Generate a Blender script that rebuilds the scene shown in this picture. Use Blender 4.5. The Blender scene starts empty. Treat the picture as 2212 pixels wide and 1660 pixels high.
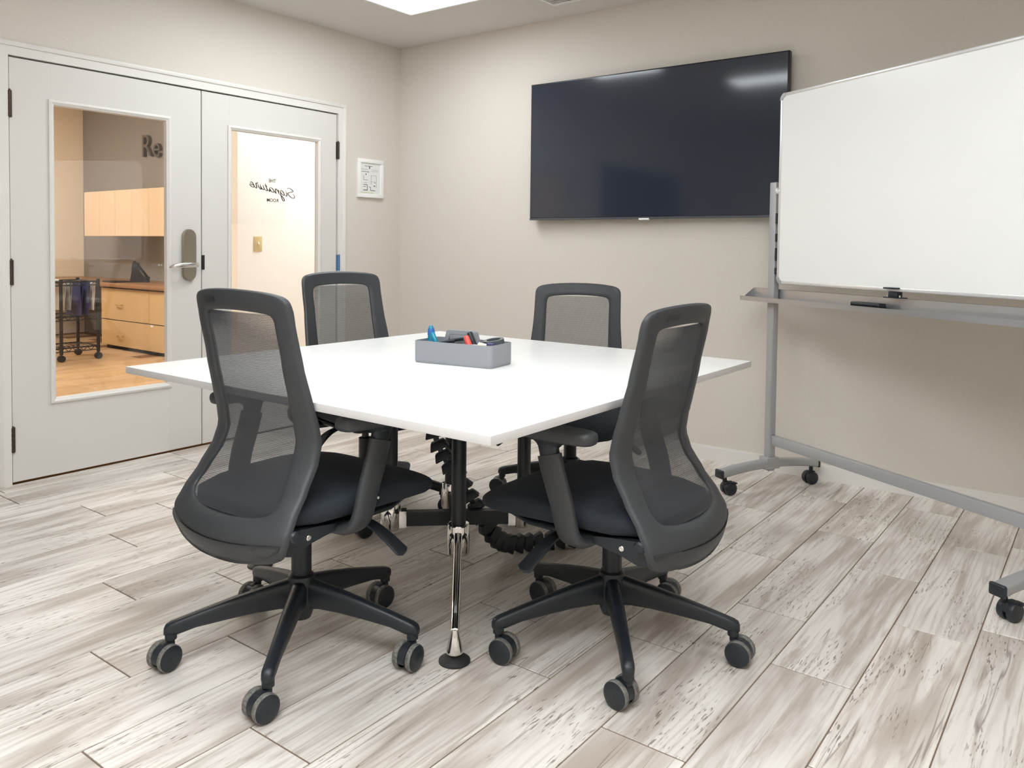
import bpy, bmesh, math, random
from mathutils import Vector, Matrix

# ------------------------------------------------------------------ scene, camera, world, exposure
sc = bpy.context.scene
COL = sc.collection
random.seed(7)

cam_d = bpy.data.cameras.new('camera')
cam_d.sensor_fit = 'HORIZONTAL'
cam_d.sensor_width = 36.0
cam_d.lens = 1747.974 / 2212 * 36.0
cam_d.shift_x = 0.0
cam_d.shift_y = -(830.0 - 596.89) / 2212
cam_d.clip_start = 0.02
cam = bpy.data.objects.new('camera', cam_d)
COL.objects.link(cam)
_r = Vector((0.7989693585505061, 0.6012575631072196, 0.011717802855510833))
_u = Vector((-0.031002510217106906, 0.021722224427237195, 0.9992832377890519))
_f = Vector((-0.6005720676635161, 0.7987599688093417, -0.035995885460264214))
cam.matrix_world = Matrix(((_r.x, _u.x, -_f.x, 4.14456), (_r.y, _u.y, -_f.y, -4.16385), (_r.z, _u.z, -_f.z, 1.15), (0, 0, 0, 1)))
sc.camera = cam

world = bpy.data.worlds.new('world')
sc.world = world
world.use_nodes = True
world.node_tree.nodes['Background'].inputs[0].default_value = (0.9, 0.95, 1.0, 1)
world.node_tree.nodes['Background'].inputs[1].default_value = 0.02

sc.view_settings.view_transform = 'Standard'
sc.view_settings.look = 'None'
sc.view_settings.gamma = 1.0
sc.view_settings.use_curve_mapping = False
sc.view_settings.exposure = 0.15
PANEL = 11.7         # ceiling panel radiance in the meeting room
HALL_W = 19.0        # white hall panel
HALL_Y = 21.0         # warm hall panels
try:
    sc.cycles.use_denoising = True
    sc.cycles.max_bounces = 10
    sc.cycles.use_adaptive_sampling = True
    sc.cycles.adaptive_threshold = 0.03
    sc.cycles.glossy_bounces = 4
    sc.cycles.transparent_max_bounces = 24
    sc.cycles.diffuse_bounces = 5
    sc.cycles.sample_clamp_indirect = 6.0
    sc.cycles.caustics_reflective = False
    sc.cycles.caustics_refractive = False
except Exception:
    pass

# ------------------------------------------------------------------ materials
MATS = {}
def lin(r, g, b):
    def f(c):
        c /= 255.0
        return c / 12.92 if c <= 0.04045 else ((c + 0.055) / 1.055) ** 2.4
    return (f(r), f(g), f(b), 1.0)

def mat(name, col, rough=0.5, metal=0.0, bump=None, var=None, spec=None, coat=0.0, emit=None):
    """bump=(scale,strength,distance); var=(scale,amount,stretch vec)"""
    if name in MATS:
        return MATS[name]
    m = bpy.data.materials.new(name); m.use_nodes = True
    nt = m.node_tree; N = nt.nodes; L = nt.links
    b = N['Principled BSDF']
    b.inputs['Base Color'].default_value = col
    b.inputs['Roughness'].default_value = rough
    b.inputs['Metallic'].default_value = metal
    if spec is not None: b.inputs['Specular IOR Level'].default_value = spec
    if coat: b.inputs['Coat Weight'].default_value = coat; b.inputs['Coat Roughness'].default_value = 0.08
    if emit is not None:
        b.inputs['Emission Color'].default_value = emit[0]; b.inputs['Emission Strength'].default_value = emit[1]
    tc = None
    if bump or var:
        tc = N.new('ShaderNodeTexCoord')
    if var:
        mp = N.new('ShaderNodeMapping'); mp.inputs['Scale'].default_value = var[2] if len(var) > 2 else (1, 1, 1)
        L.new(tc.outputs['Object'], mp.inputs[0])
        nz = N.new('ShaderNodeTexNoise'); nz.inputs['Scale'].default_value = var[0]; nz.inputs['Detail'].default_value = 5
        L.new(mp.outputs[0], nz.inputs['Vector'])
        mr = N.new('ShaderNodeMapRange'); mr.inputs['From Min'].default_value = 0.3; mr.inputs['From Max'].default_value = 0.7
        mr.inputs['To Min'].default_value = 1 - var[1]; mr.inputs['To Max'].default_value = 1 + var[1]
        L.new(nz.outputs['Fac'], mr.inputs[0])
        mx = N.new('ShaderNodeVectorMath'); mx.operation = 'SCALE'
        mx.inputs[0].default_value = col[:3]
        L.new(mr.outputs[0], mx.inputs['Scale'])
        L.new(mx.outputs[0], b.inputs['Base Color'])
    if bump:
        nz2 = N.new('ShaderNodeTexNoise'); nz2.inputs['Scale'].default_value = bump[0]; nz2.inputs['Detail'].default_value = 3
        L.new(tc.outputs['Object'], nz2.inputs['Vector'])
        bp = N.new('ShaderNodeBump'); bp.inputs['Strength'].default_value = bump[1]
        bp.inputs['Distance'].default_value = bump[2] if len(bump) > 2 else 0.002
        L.new(nz2.outputs['Fac'], bp.inputs['Height']); L.new(bp.outputs[0], b.inputs['Normal'])
    MATS[name] = m
    return m

def tile_mat(name, light, mid, dark, speck=0.75, rough=0.34):
    m = bpy.data.materials.new(name); m.use_nodes = True
    nt = m.node_tree; N = nt.nodes; L = nt.links; b = N['Principled BSDF']
    def node(t, **k):
        n = N.new(t)
        for a, v in k.items(): setattr(n, a, v)
        return n
    tc = node('ShaderNodeTexCoord'); oi = node('ShaderNodeObjectInfo')
    sc1 = node('ShaderNodeVectorMath', operation='SCALE'); sc1.inputs[0].default_value = (37.0, 91.0, 13.0)
    L.new(oi.outputs['Random'], sc1.inputs['Scale'])
    ad = node('ShaderNodeVectorMath', operation='ADD'); L.new(tc.outputs['Object'], ad.inputs[0]); L.new(sc1.outputs[0], ad.inputs[1])
    def noise(scale3, s, det, dist=0.0, rgh=0.55):
        mp = node('ShaderNodeMapping'); mp.inputs['Scale'].default_value = scale3; L.new(ad.outputs[0], mp.inputs[0])
        n = node('ShaderNodeTexNoise'); n.inputs['Scale'].default_value = s; n.inputs['Detail'].default_value = det
        n.inputs['Distortion'].default_value = dist; n.inputs['Roughness'].default_value = rgh
        L.new(mp.outputs[0], n.inputs['Vector']); return n
    def rng(sock, a, c, t0=0.0, t1=1.0):
        r = node('ShaderNodeMapRange'); r.inputs['From Min'].default_value = a; r.inputs['From Max'].default_value = c
        r.inputs['To Min'].default_value = t0; r.inputs['To Max'].default_value = t1
        r.interpolation_type = 'SMOOTHSTEP'; L.new(sock, r.inputs[0]); return r.outputs[0]
    def mul(a, c):
        x = node('ShaderNodeMath', operation='MULTIPLY'); L.new(a, x.inputs[0])
        if isinstance(c, float): x.inputs[1].default_value = c
        else: L.new(c, x.inputs[1])
        return x.outputs[0]
    def mix(fac, a, c):
        x = node('ShaderNodeMix', data_type='RGBA'); L.new(fac, x.inputs['Factor'])
        for s, v in ((6, a), (7, c)):
            if isinstance(v, tuple): x.inputs[s].default_value = v
            else: L.new(v, x.inputs[s])
        return x.outputs[2]
    broad = noise((9, 1.3, 1), 1.0, 3, 0.6)
    grain = noise((34, 2.2, 1), 1.0, 6, 1.1, 0.62)
    patch = noise((5, 1.8, 1), 1.0, 2, 0.4)
    vein = noise((18, 0.75, 1), 1.0, 2, 0.35, 0.5)
    f1 = rng(broad.outputs['Fac'], 0.42, 0.72)
    c = mix(mul(f1, 0.85), light, mid)
    f2 = mul(rng(grain.outputs['Fac'], 0.46, 0.70), 0.75)
    c = mix(f2, c, mid)
    # thin dark veins where the noise passes one level
    v = node('ShaderNodeMath', operation='SUBTRACT'); L.new(vein.outputs['Fac'], v.inputs[0]); v.inputs[1].default_value = 0.56
    va = node('ShaderNodeMath', operation='ABSOLUTE'); L.new(v.outputs[0], va.inputs[0])
    fv = mul(rng(va.outputs[0], 0.0, 0.016, 1.0, 0.0), rng(patch.outputs['Fac'], 0.50, 0.64))
    c = mix(mul(fv, 0.6), c, dark)
    # growth rings
    mpw = node('ShaderNodeMapping'); mpw.inputs['Scale'].default_value = (1, 0.16, 1); L.new(ad.outputs[0], mpw.inputs[0])
    wv = node('ShaderNodeTexWave'); wv.inputs['Scale'].default_value = 16; wv.inputs['Distortion'].default_value = 9
    wv.inputs['Detail'].default_value = 2; wv.inputs['Detail Scale'].default_value = 0.6; L.new(mpw.outputs[0], wv.inputs['Vector'])
    c = mix(mul(mul(rng(wv.outputs['Fac'], 0.55, 1.0), rng(patch.outputs['Fac'], 0.62, 0.4)), 0.30), c, mid)
    # short dark flecks along the grain
    fl = noise((230, 26, 1), 1.0, 1, 0.0)
    reg = noise((7, 2.4, 1), 1.3, 2)
    ff = mul(mul(rng(fl.outputs['Fac'], 0.60, 0.70), rng(reg.outputs['Fac'], 0.50, 0.60)), speck)
    c = mix(ff, c, dark)
    # per piece lightness
    hs = node('ShaderNodeHueSaturation'); L.new(c, hs.inputs['Color'])
    L.new(rng(oi.outputs['Random'], 0.0, 1.0, 0.93, 1.06), hs.inputs['Value'])
    L.new(hs.outputs[0], b.inputs['Base Color'])
    b.inputs['Roughness'].default_value = rough
    bp = node('ShaderNodeBump'); bp.inputs['Strength'].default_value = 0.25; bp.inputs['Distance'].default_value = 0.0008
    L.new(grain.outputs['Fac'], bp.inputs['Height']); L.new(bp.outputs[0], b.inputs['Normal'])
    MATS[name] = m
    return m

def glass_mat(name, ior=1.5, tint=(1, 1, 1, 1)):
    m = bpy.data.materials.new(name); m.use_nodes = True
    nt = m.node_tree; N = nt.nodes; L = nt.links
    N.remove(N['Principled BSDF'])
    tr = N.new('ShaderNodeBsdfTransparent'); tr.inputs[0].default_value = tint
    gl = N.new('ShaderNodeBsdfGlossy'); gl.inputs['Roughness'].default_value = 0.0
    fr = N.new('ShaderNodeFresnel'); ge = N.new('ShaderNodeNewGeometry')
    mr = N.new('ShaderNodeMapRange'); mr.inputs['To Min'].default_value = ior; mr.inputs['To Max'].default_value = 1.0 / ior
    L.new(ge.outputs['Backfacing'], mr.inputs[0]); L.new(mr.outputs[0], fr.inputs[0])    # same reflectance on both faces of the unrefracted pane
    mx = N.new('ShaderNodeMixShader'); L.new(fr.outputs[0], mx.inputs[0]); L.new(tr.outputs[0], mx.inputs[1]); L.new(gl.outputs[0], mx.inputs[2])
    L.new(mx.outputs[0], N['Material Output'].inputs[0])
    MATS[name] = m
    return m

def emit_mat(name, col, s):
    m = bpy.data.materials.new(name); m.use_nodes = True
    nt = m.node_tree; N = nt.nodes; L = nt.links
    N.remove(N['Principled BSDF'])
    e = N.new('ShaderNodeEmission'); e.inputs[0].default_value = col; e.inputs[1].default_value = s
    L.new(e.outputs[0], N['Material Output'].inputs[0])
    MATS[name] = m
    return m

M_wall = mat('wall_vinyl', lin(213, 206, 197), 0.75, bump=(420, 0.25, 0.0012), var=(60, 0.025, (1, 1, 2.5)))
M_ceil = mat('ceiling_paint', lin(214, 210, 206), 0.85, bump=(260, 0.15, 0.001))
M_tile = tile_mat('porcelain_plank', lin(232, 226, 219), lin(172, 159, 147), lin(98, 82, 71), speck=0.75)
M_oak = tile_mat('warm_plank', lin(212, 180, 140), lin(188, 150, 108), lin(140, 104, 68), speck=0.3)  # warm-toned copy of the room plank, the warmth set in its colours
M_grout = mat('grout', lin(120, 104, 90), 0.9)
M_grout2 = mat('grout_hall', lin(130, 92, 56), 0.9)
M_door = mat('door_paint', lin(214, 211, 206), 0.42)
M_case = mat('casing_paint', lin(222, 219, 214), 0.4)
M_gap = mat('door_gap', lin(28, 24, 22), 0.8)
M_bronze = mat('hinge_bronze', lin(74, 64, 58), 0.4, 0.7)
M_nickel = mat('satin_nickel', lin(178, 170, 156), 0.32, 0.95)
M_steel = mat('bright_steel', lin(226, 224, 220), 0.22, 1.0)
M_chrome = mat('chrome', lin(225, 223, 220), 0.08, 1.0)
M_glass = glass_mat('door_glass')
M_vinyl = mat('black_vinyl', lin(22, 20, 20), 0.5)
M_base = mat('baseboard_paint', lin(226, 223, 218), 0.4)
M_table = mat('white_laminate', lin(246, 246, 244), 0.30)
M_tedge = mat('white_edge_band', lin(206, 204, 203), 0.4)
M_blk = mat('black_powder_coat', lin(28, 33, 39), 0.42)
M_plastic = mat('charcoal_plastic', lin(54, 56, 59), 0.48, bump=(900, 0.08, 0.0004))
M_plasticd = mat('black_plastic', lin(32, 37, 43), 0.42)
M_fabric = mat('black_seat_fabric', lin(34, 40, 48), 0.85, bump=(1600, 0.25, 0.0006))
M_meshf = mat('mesh_threads', lin(68, 69, 72), 0.75)
M_tread = mat('scuffed_tread', lin(108, 106, 102), 0.6, var=(160, 0.45))
M_rubber = mat('black_rubber', lin(40, 39, 40), 0.55)
M_tv = mat('tv_screen', lin(44, 50, 62), 0.09, spec=0.6)
M_tvb = mat('tv_bezel', lin(22, 23, 26), 0.35)
M_tvs = mat('tv_silver', lin(96, 100, 108), 0.35, 0.6)
M_white = mat('white_plastic', lin(238, 238, 236), 0.35)
M_wb = mat('whiteboard_enamel', lin(240, 241, 240), 0.22)
M_alu = mat('brushed_aluminium', lin(196, 197, 199), 0.34, 0.85)
M_alul = mat('light_aluminium', lin(226, 226, 226), 0.3, 0.5)
M_silv = mat('silver_paint', lin(172, 173, 175), 0.42, 0.35)
M_tray = mat('grey_tray_plastic', lin(142, 144, 149), 0.5)
M_paper = mat('paper', lin(228, 228, 226), 0.8)
M_ink = mat('ink', lin(70, 70, 72), 0.8)
M_inkp = mat('pale_ink', lin(160, 162, 166), 0.8)
M_teal = mat('teal_plastic', lin(28, 140, 170), 0.25)
M_blue = mat('blue_plastic', lin(50, 110, 180), 0.3)
M_green = mat('green_plastic', lin(60, 150, 110), 0.35)
M_red = mat('red_plastic', lin(226, 84, 76), 0.35)
M_orange = mat('orange_tape', lin(196, 120, 84), 0.4)
M_navy = mat('navy_plastic', lin(70, 72, 118), 0.4)
M_eraser = mat('cream_eraser', lin(238, 228, 210), 0.7)
M_acry = glass_mat('clear_acrylic', 1.3)
M_cream = mat('cream_wall', lin(245, 243, 238), 0.8)
M_peach = mat('warm_wall', lin(246, 232, 210), 0.8)
M_grey = mat('grey_wall', lin(140, 136, 132), 0.8)
M_maple = mat('maple_laminate', lin(216, 192, 160), 0.45, var=(6, 0.05, (14, 14, 1)))
M_oakd = mat('drawer_laminate', lin(200, 170, 124), 0.45, var=(6, 0.05, (2, 2, 14)))
M_counter = mat('brown_worktop', lin(150, 112, 78), 0.35, var=(8, 0.08, (1, 10, 1)))
M_dark = mat('dark_recess', lin(48, 42, 38), 0.8)
M_brass = mat('brass', lin(214, 186, 120), 0.25, 0.9)
M_switch = mat('ivory_plate', lin(196, 176, 118), 0.4)
M_letter = mat('sign_letter', lin(86, 82, 78), 0.5)
M_ddoor = mat('dark_door', lin(40, 36, 34), 0.5)
M_panel = emit_mat('light_panel', (0.915, 0.965, 1.0, 1), PANEL)
M_panelh = emit_mat('hall_panel', (0.95, 0.97, 1.0, 1), HALL_W)
M_panelw = emit_mat('warm_panel', (1.0, 0.91, 0.78, 1), HALL_Y)

# ------------------------------------------------------------------ mesh helpers
class MB:
    def __init__(self):
        self.bm = bmesh.new(); self.mi = 0
    def _add(self, verts, faces, M=None):
        vs = [self.bm.verts.new((M @ Vector(v)) if M else v) for v in verts]
        for f in faces:
            try:
                fc = self.bm.faces.new([vs[i] for i in f]); fc.material_index = self.mi
            except ValueError:
                pass
        return vs
    def box(self, c, s, bev=0.0, seg=2, M=None):
        t = bmesh.new()
        bmesh.ops.create_cube(t, size=1.0)
        bmesh.ops.scale(t, vec=s, verts=t.verts)
        if bev > 0:
            bmesh.ops.bevel(t, geom=list(t.edges), offset=bev, segments=seg, profile=0.5, affect='EDGES', clamp_overlap=True)
        T = Matrix.Translation(c)
        if M is not None: T = M @ T
        t.verts.index_update()
        self._add([v.co.copy() for v in t.verts], [[v.index for v in f.verts] for f in t.faces], T)
        t.free(); return self
    def span(self, a, b, bev=0.0, seg=2, M=None):
        c = [(a[i] + b[i]) / 2 for i in range(3)]; s = [abs(b[i] - a[i]) for i in range(3)]
        return self.box(c, s, bev, seg, M)
    def cyl(self, p0, p1, r0, r1=None, seg=20, caps=True):
        r1 = r0 if r1 is None else r1
        p0 = Vector(p0); p1 = Vector(p1); d = (p1 - p0).normalized()
        a = d.orthogonal().normalized(); b = d.cross(a)
        vs = []
        for p, r in ((p0, r0), (p1, r1)):
            for i in range(seg):
                t = 2 * math.pi * i / seg
                vs.append(p + a * r * math.cos(t) + b * r * math.sin(t))
        fs = [[i, (i + 1) % seg, seg + (i + 1) % seg, seg + i] for i in range(seg)]
        if caps: fs += [list(range(seg - 1, -1, -1)), list(range(seg, 2 * seg))]
        self._add(vs, fs); return self
    def lathe(self, prof, o=(0, 0, 0), ax=(0, 0, 1), seg=24):
        """prof [(r,h)...] along the axis"""
        d = Vector(ax).normalized(); a = d.orthogonal().normalized(); b = d.cross(a); o = Vector(o)
        rings = []
        for r, h in prof:
            rings.append([o + d * h + (a * math.cos(2 * math.pi * i / seg) + b * math.sin(2 * math.pi * i / seg)) * max(r, 1e-5) for i in range(seg)])
        self.loft(rings); return self
    def loft(self, secs, caps=True, closed=True, loop=False):
        n = len(secs[0]); vs = [p for s in secs for p in s]; fs = []
        m = len(secs)
        for k in range(m if loop else m - 1):
            a = k * n; b = ((k + 1) % m) * n
            for i in range(n if closed else n - 1):
                j = (i + 1) % n
                fs.append([a + i, a + j, b + j, b + i])
        if caps and not loop:
            fs.append(list(range(n - 1, -1, -1))); fs.append([(m - 1) * n + i for i in range(n)])
        self._add(vs, fs); return self
    def sweep(self, path, sec, up=(0, 0, 1), scale=None):
        """sec 2D points (side, up) swept along the path"""
        path = [Vector(p) for p in path]; rings = []; up = Vector(up)
        for i, p in enumerate(path):
            t = (path[min(i + 1, len(path) - 1)] - path[max(i - 1, 0)]).normalized()
            s = t.cross(up)
            s = s.normalized() if s.length > 1e-4 else t.orthogonal().normalized()
            w = s.cross(t)
            k = scale[i] if scale else 1.0
            kx, ky = (k, k) if not isinstance(k, tuple) else k
            rings.append([p + s * x * kx + w * y * ky for x, y in sec])
        self.loft(rings); return self
    def tube(self, path, r, seg=12, up=(0.13, 0.21, 1)):
        self.sweep(path, [(r * math.cos(2 * math.pi * i / seg), r * math.sin(2 * math.pi * i / seg)) for i in range(seg)], up); return self
    def prism(self, pts, M, h):
        """2D outline in local xy extruded 0..h along local z"""
        n = len(pts)
        vs = [(x, y, 0) for x, y in pts] + [(x, y, h) for x, y in pts]
        fs = [list(range(n - 1, -1, -1)), list(range(n, 2 * n))] + [[i, (i + 1) % n, n + (i + 1) % n, n + i] for i in range(n)]
        self._add(vs, fs, M); return self
    def build(self, name, mats, parent=None, ang=35, smooth=True):
        me = bpy.data.meshes.new(name)
        bmesh.ops.recalc_face_normals(self.bm, faces=self.bm.faces)
        self.bm.to_mesh(me); self.bm.free()
        for m in (mats if isinstance(mats, (list, tuple)) else [mats]): me.materials.append(m)
        if smooth:
            for p in me.polygons: p.use_smooth = True
            me.set_sharp_from_angle(angle=math.radians(ang))
        o = bpy.data.objects.new(name, me); COL.objects.link(o)
        if parent is not None: o.parent = parent
        return o

def sup(a, b, n=2.6, k=20):
    """superellipse outline"""
    r = []
    for i in range(k):
        t = 2 * math.pi * i / k; c, s = math.cos(t), math.sin(t)
        r.append((a * math.copysign(abs(c) ** (2 / n), c), b * math.copysign(abs(s) ** (2 / n), s)))
    return r
def crom(pts, n=4, closed=False):
    P = [Vector(p) for p in pts]; out = []; m = len(P)
    for i in range(m if closed else m - 1):
        p0 = P[(i - 1) % m] if (closed or i > 0) else P[0] * 2 - P[1]
        p1 = P[i]; p2 = P[(i + 1) % m]
        p3 = P[(i + 2) % m] if (closed or i + 2 < m) else P[-1] * 2 - P[-2]
        for k in range(n):
            t = k / n
            out.append(0.5 * (2 * p1 + (p2 - p0) * t + (2 * p0 - 5 * p1 + 4 * p2 - p3) * t * t + (3 * p1 - p0 - 3 * p2 + p3) * t ** 3))
    if not closed: out.append(P[-1])
    return out
def rrect(w, h, r, k=5):
    pts = []
    for cx, cy, a0 in ((w / 2 - r, h / 2 - r, 0), (-w / 2 + r, h / 2 - r, 90), (-w / 2 + r, -h / 2 + r, 180), (w / 2 - r, -h / 2 + r, 270)):
        for i in range(k + 1):
            a = math.radians(a0 + 90 * i / k); pts.append((cx + r * math.cos(a), cy + r * math.sin(a)))
    return pts
def tag(o, label, cat, group=None):
    o['label'] = label; o['category'] = cat
    if group: o['group'] = group
    return o
def struct(o, label=None):
    o['kind'] = 'structure'
    if label: o['label'] = label
    return o
def thing(name, label, cat, loc=(0, 0, 0), rz=0.0, group=None):
    o = bpy.data.objects.new(name, None); COL.objects.link(o)
    o.empty_display_size = 0.05
    o.location = loc; o.rotation_euler = (0, 0, rz)
    return tag(o, label, cat, group)
def copy_obj(o, name, parent, loc=None, rot=None):
    c = o.copy(); c.name = name; COL.objects.link(c); c.parent = parent
    if loc is not None: c.location = loc
    if rot is not None: c.rotation_euler = rot
    return c
def text_mesh(name, body, size, extrude, material, parent=None):
    cu = bpy.data.curves.new(name, 'FONT'); cu.body = body; cu.size = size; cu.extrude = extrude
    cu.align_x = 'CENTER'; cu.align_y = 'CENTER'; cu.offset = size * 0.010 if size < 0.1 else 0.0
    t = bpy.data.objects.new('tmp_text', cu); COL.objects.link(t)
    dg = bpy.context.evaluated_depsgraph_get()
    me = bpy.data.meshes.new_from_object(t.evaluated_get(dg))
    bpy.data.objects.remove(t)
    me.materials.clear(); me.materials.append(material)
    o = bpy.data.objects.new(name, me); COL.objects.link(o)
    if parent is not None: o.parent = parent
    return o

H = 2.553
RX, RY = 4.95, -5.05      # far sides of the room
Y1, Y2, Y3, ZD = -2.5534, -1.5671, -0.5854, 2.0084
WT = 0.13

# ------------------------------------------------------------------ room shell
fl = struct(MB().span((-0.0, RY, -0.06), (RX, 0.0, -0.0025)).build('floor', M_grout, smooth=False), 'floor of pale wood-look porcelain planks')
struct(MB().span((0, RY, H), (RX, 0, H + 0.1)).build('ceiling', M_ceil, smooth=False))
wb_ = MB().span((-WT, 0, 0), (RX + 0.1, 0.12, H + 0.1))
struct(wb_.build('wall_back', M_wall, smooth=False))
wl = MB()
wl.span((-WT, Y3 + 0.03, 0), (0, 0, H + 0.1)); wl.span((-WT, RY, 0), (0, Y1 - 0.03, H + 0.1)); wl.span((-WT, Y1 - 0.03, ZD + 0.03), (0, Y3 + 0.03, H + 0.1))
struct(wl.build('wall_left', M_wall, smooth=False))
struct(MB().span((RX, RY, 0), (RX + 0.1, 0, H + 0.1)).build('wall_right', M_wall, smooth=False))
struct(MB().span((-WT, RY - 0.1, 0), (RX + 0.1, RY, H + 0.1)).build('wall_front', M_wall, smooth=False))
bb = MB().span((0.0, -0.012, 0.0), (RX, 0.0, 0.070)); bb.span((0.0, -0.008, 0.070), (RX, 0.0, 0.077))
struct(bb.build('baseboard_back', M_base, smooth=False))
struct(MB().span((0.0, Y3 + 0.075, 0), (0.012, -0.012, 0.075)).build('baseboard_left', M_base, smooth=False))

# floor planks: each a piece of its own
PITCH, PLEN, GAP = 0.2193, 0.866, 0.0035
JOINT = {-1: -.772, 0: -1.088, 1: -.615, 2: -.489, -2: -1.19, -3: -.668, -4: -.425, -6: -.194, -7: -.485, -8: -.818, -9: -.235, -11: -.861, -12: -.543, -13: -.764, -14: -.26, -15: -.922}
tile_cache = {}
def plank(w, l, parent, x, y, m, name='plank'):
    key = (round(w, 3), round(l, 3), m.name)
    if key not in tile_cache:
        o = MB().box((0, 0, -0.005), (w, l, 0.010), 0.0011, 1).build(name, m, parent, smooth=False)
        tile_cache[key] = o.data
    else:
        o = bpy.data.objects.new(name, tile_cache[key]); COL.objects.link(o); o.parent = parent
    o.location = (x, y, 0.0)
    return o
for r in range(-17, 9):
    x0 = 3.40 + r * PITCH; x1 = x0 + PITCH
    a, b = max(x0 + GAP / 2, 0.001), min(x1 - GAP / 2, RX)
    if b - a < 0.02: continue
    j = JOINT.get(r, -((r * 0.377) % 0.866))
    y = j
    while y < 0: y += PLEN
    while y > RY:
        t, u = min(y - GAP * .7, -0.001), max(y - PLEN + GAP * .7, RY)
        if t - u > 0.02: plank(b - a, t - u, fl, (a + b) / 2, (t + u) / 2, M_tile)
        y -= PLEN

# ------------------------------------------------------------------ double door
fr = MB()
cw = 0.062
fr.span((-WT, Y3 + 0.004, 0), (0.012, Y3 + cw, ZD + 0.0045), 0.0)
fr.span((-WT, Y1 - cw, 0), (0.012, Y1 - 0.004, ZD + 0.0045), 0.0)
fr.span((-WT, Y1 - cw, ZD + 0.004), (0.012, Y3 + cw, ZD + cw + 0.004), 0.0)
# raised outer bead of the casing
fr.span((0.0, Y3 + cw - 0.02, 0), (0.02, Y3 + cw + 0.004, ZD + cw - 0.012), 0.004)
fr.span((0.0, Y1 - cw - 0.004, 0), (0.02, Y1 - cw + 0.02, ZD + cw - 0.012), 0.004)
fr.span((0.0, Y1 - cw - 0.004, ZD + cw - 0.016), (0.02, Y3 + cw + 0.004, ZD + cw + 0.008), 0.004)
struct(fr.build('trim_1', M_case))
# rebate strip behind the leaves
st = MB()
st.span((-0.075, Y1 - 0.004, ZD - 0.02), (-0.052, Y3 + 0.004, ZD + 0.006)); st.span((-0.075, Y3 - 0.02, 0), (-0.052, Y3 + 0.006, ZD)); st.span((-0.075, Y1 - 0.006, 0), (-0.052, Y1 + 0.02, ZD))
struct(st.build('trim_2', M_gap, smooth=False))

def leaf(name, ya, yb, label):
    """a glazed leaf, ya < yb, face at x=0"""
    g0, g1, z0, z1 = ya + 0.186, yb - 0.198, 0.372, 1.823
    if name == 'door_2': g0, g1 = ya + 0.178, yb - 0.145
    d = MB(); e = 0.003
    T = -0.046
    d.span((T, ya + e, 0.010), (0, g0, ZD - e), 0.0015, 1); d.span((T, g1, 0.010), (0, yb - e, ZD - e), 0.0015, 1)
    d.span((T, g0 - .001, 0.010), (0, g1 + .001, z0), 0.0); d.span((T, g0 - .001, z1), (0, g1 + .001, ZD - e), 0.0)
    o = struct(d.build(name, M_door, smooth=False), label)
    # glazing beads with a stepped profile, four pieces mitred by overlap
    prof = [(0.0, 0.0), (0.0, 0.008), (0.006, 0.011), (0.012, 0.011), (0.018, 0.006), (0.024, 0.003), (0.027, -0.020), (0.0, -0.020)]
    corners = [(g0 - 0.012, z0 - 0.012), (g1 + 0.012, z0 - 0.012), (g1 + 0.012, z1 + 0.012), (g0 - 0.012, z1 + 0.012)]
    inn = [(1, 1), (-1, 1), (-1, -1), (1, -1)]
    for i in range(4):
        secs = []
        for k in (i, (i + 1) % 4):
            (cy, cz), (iy, iz) = corners[k], inn[k]
            secs.append([Vector((h, cy + iy * w, cz + iz * w)) for w, h in prof])
        MB().loft(secs).build('glazing_bead', M_case, o)
    MB().span((-0.036, g0 - 0.004, z0 - 0.004), (-0.032, g1 + 0.004, z1 + 0.004)).build('glass_pane', M_glass, o, smooth=False)
    p = MB().span((-0.024, g0 - 0.004, z0 - 0.004), (-0.020, g1 + 0.004, z1 + 0.004)).build('glass_pane', M_glass, o, smooth=False)
    return o, p
d1, p1 = leaf('door_1', Y1, Y2, 'left glazed door leaf with lever handle, view of maple cabinets')
d2, p2 = leaf('door_2', Y2, Y3, 'glazed door leaf beside the framed plan, with mirrored lettering on its glass')
# hinges
def hinge(par, y, z0, z1, m=M_bronze, nm='hinge'):
    h = MB(); h.cyl((0.008, y, z0), (0.008, y, z1), 0.0085, seg=12)
    n = 5
    for k in range(n):
        a = z0 + (z1 - z0) * k / n
        h.cyl((0.008, y, a + 0.0015), (0.008, y, a + (z1 - z0) / n - 0.0015), 0.0095, seg=12)
    h.span((-0.002, y - 0.012, z0), (0.004, y + 0.012, z1)); h.lathe([(0.006, 0), (0.004, 0.006), (0, 0.008)], (0.008, y, z1), seg=10)
    return h.build(nm, m, par)
for z0, z1 in ((1.727, 1.85), (0.945, 1.062), (0.155, 0.273)): hinge(d1, Y1 + 0.002, z0, z1)
for z0, z1 in ((1.715, 1.828), (0.16, 0.275)): hinge(d2, Y3 + 0.004, z0, z1)
hinge(d2, Y3 + 0.012, 0.98, 1.085, mat('blue_tape', lin(74, 120, 158), 0.5), 'taped_hinge')
MB().span((-0.004, Y2 + 0.001, 1.002), (0.005, Y2 + 0.016, 1.084), 0.001, 1).build('strike_plate', M_vinyl, d2)
MB().span((-0.030, Y2 - 0.0028, 0.015), (-0.012, Y2 + 0.0028, ZD - 0.01)).build('meeting_gap', M_gap, d2, smooth=False)
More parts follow.
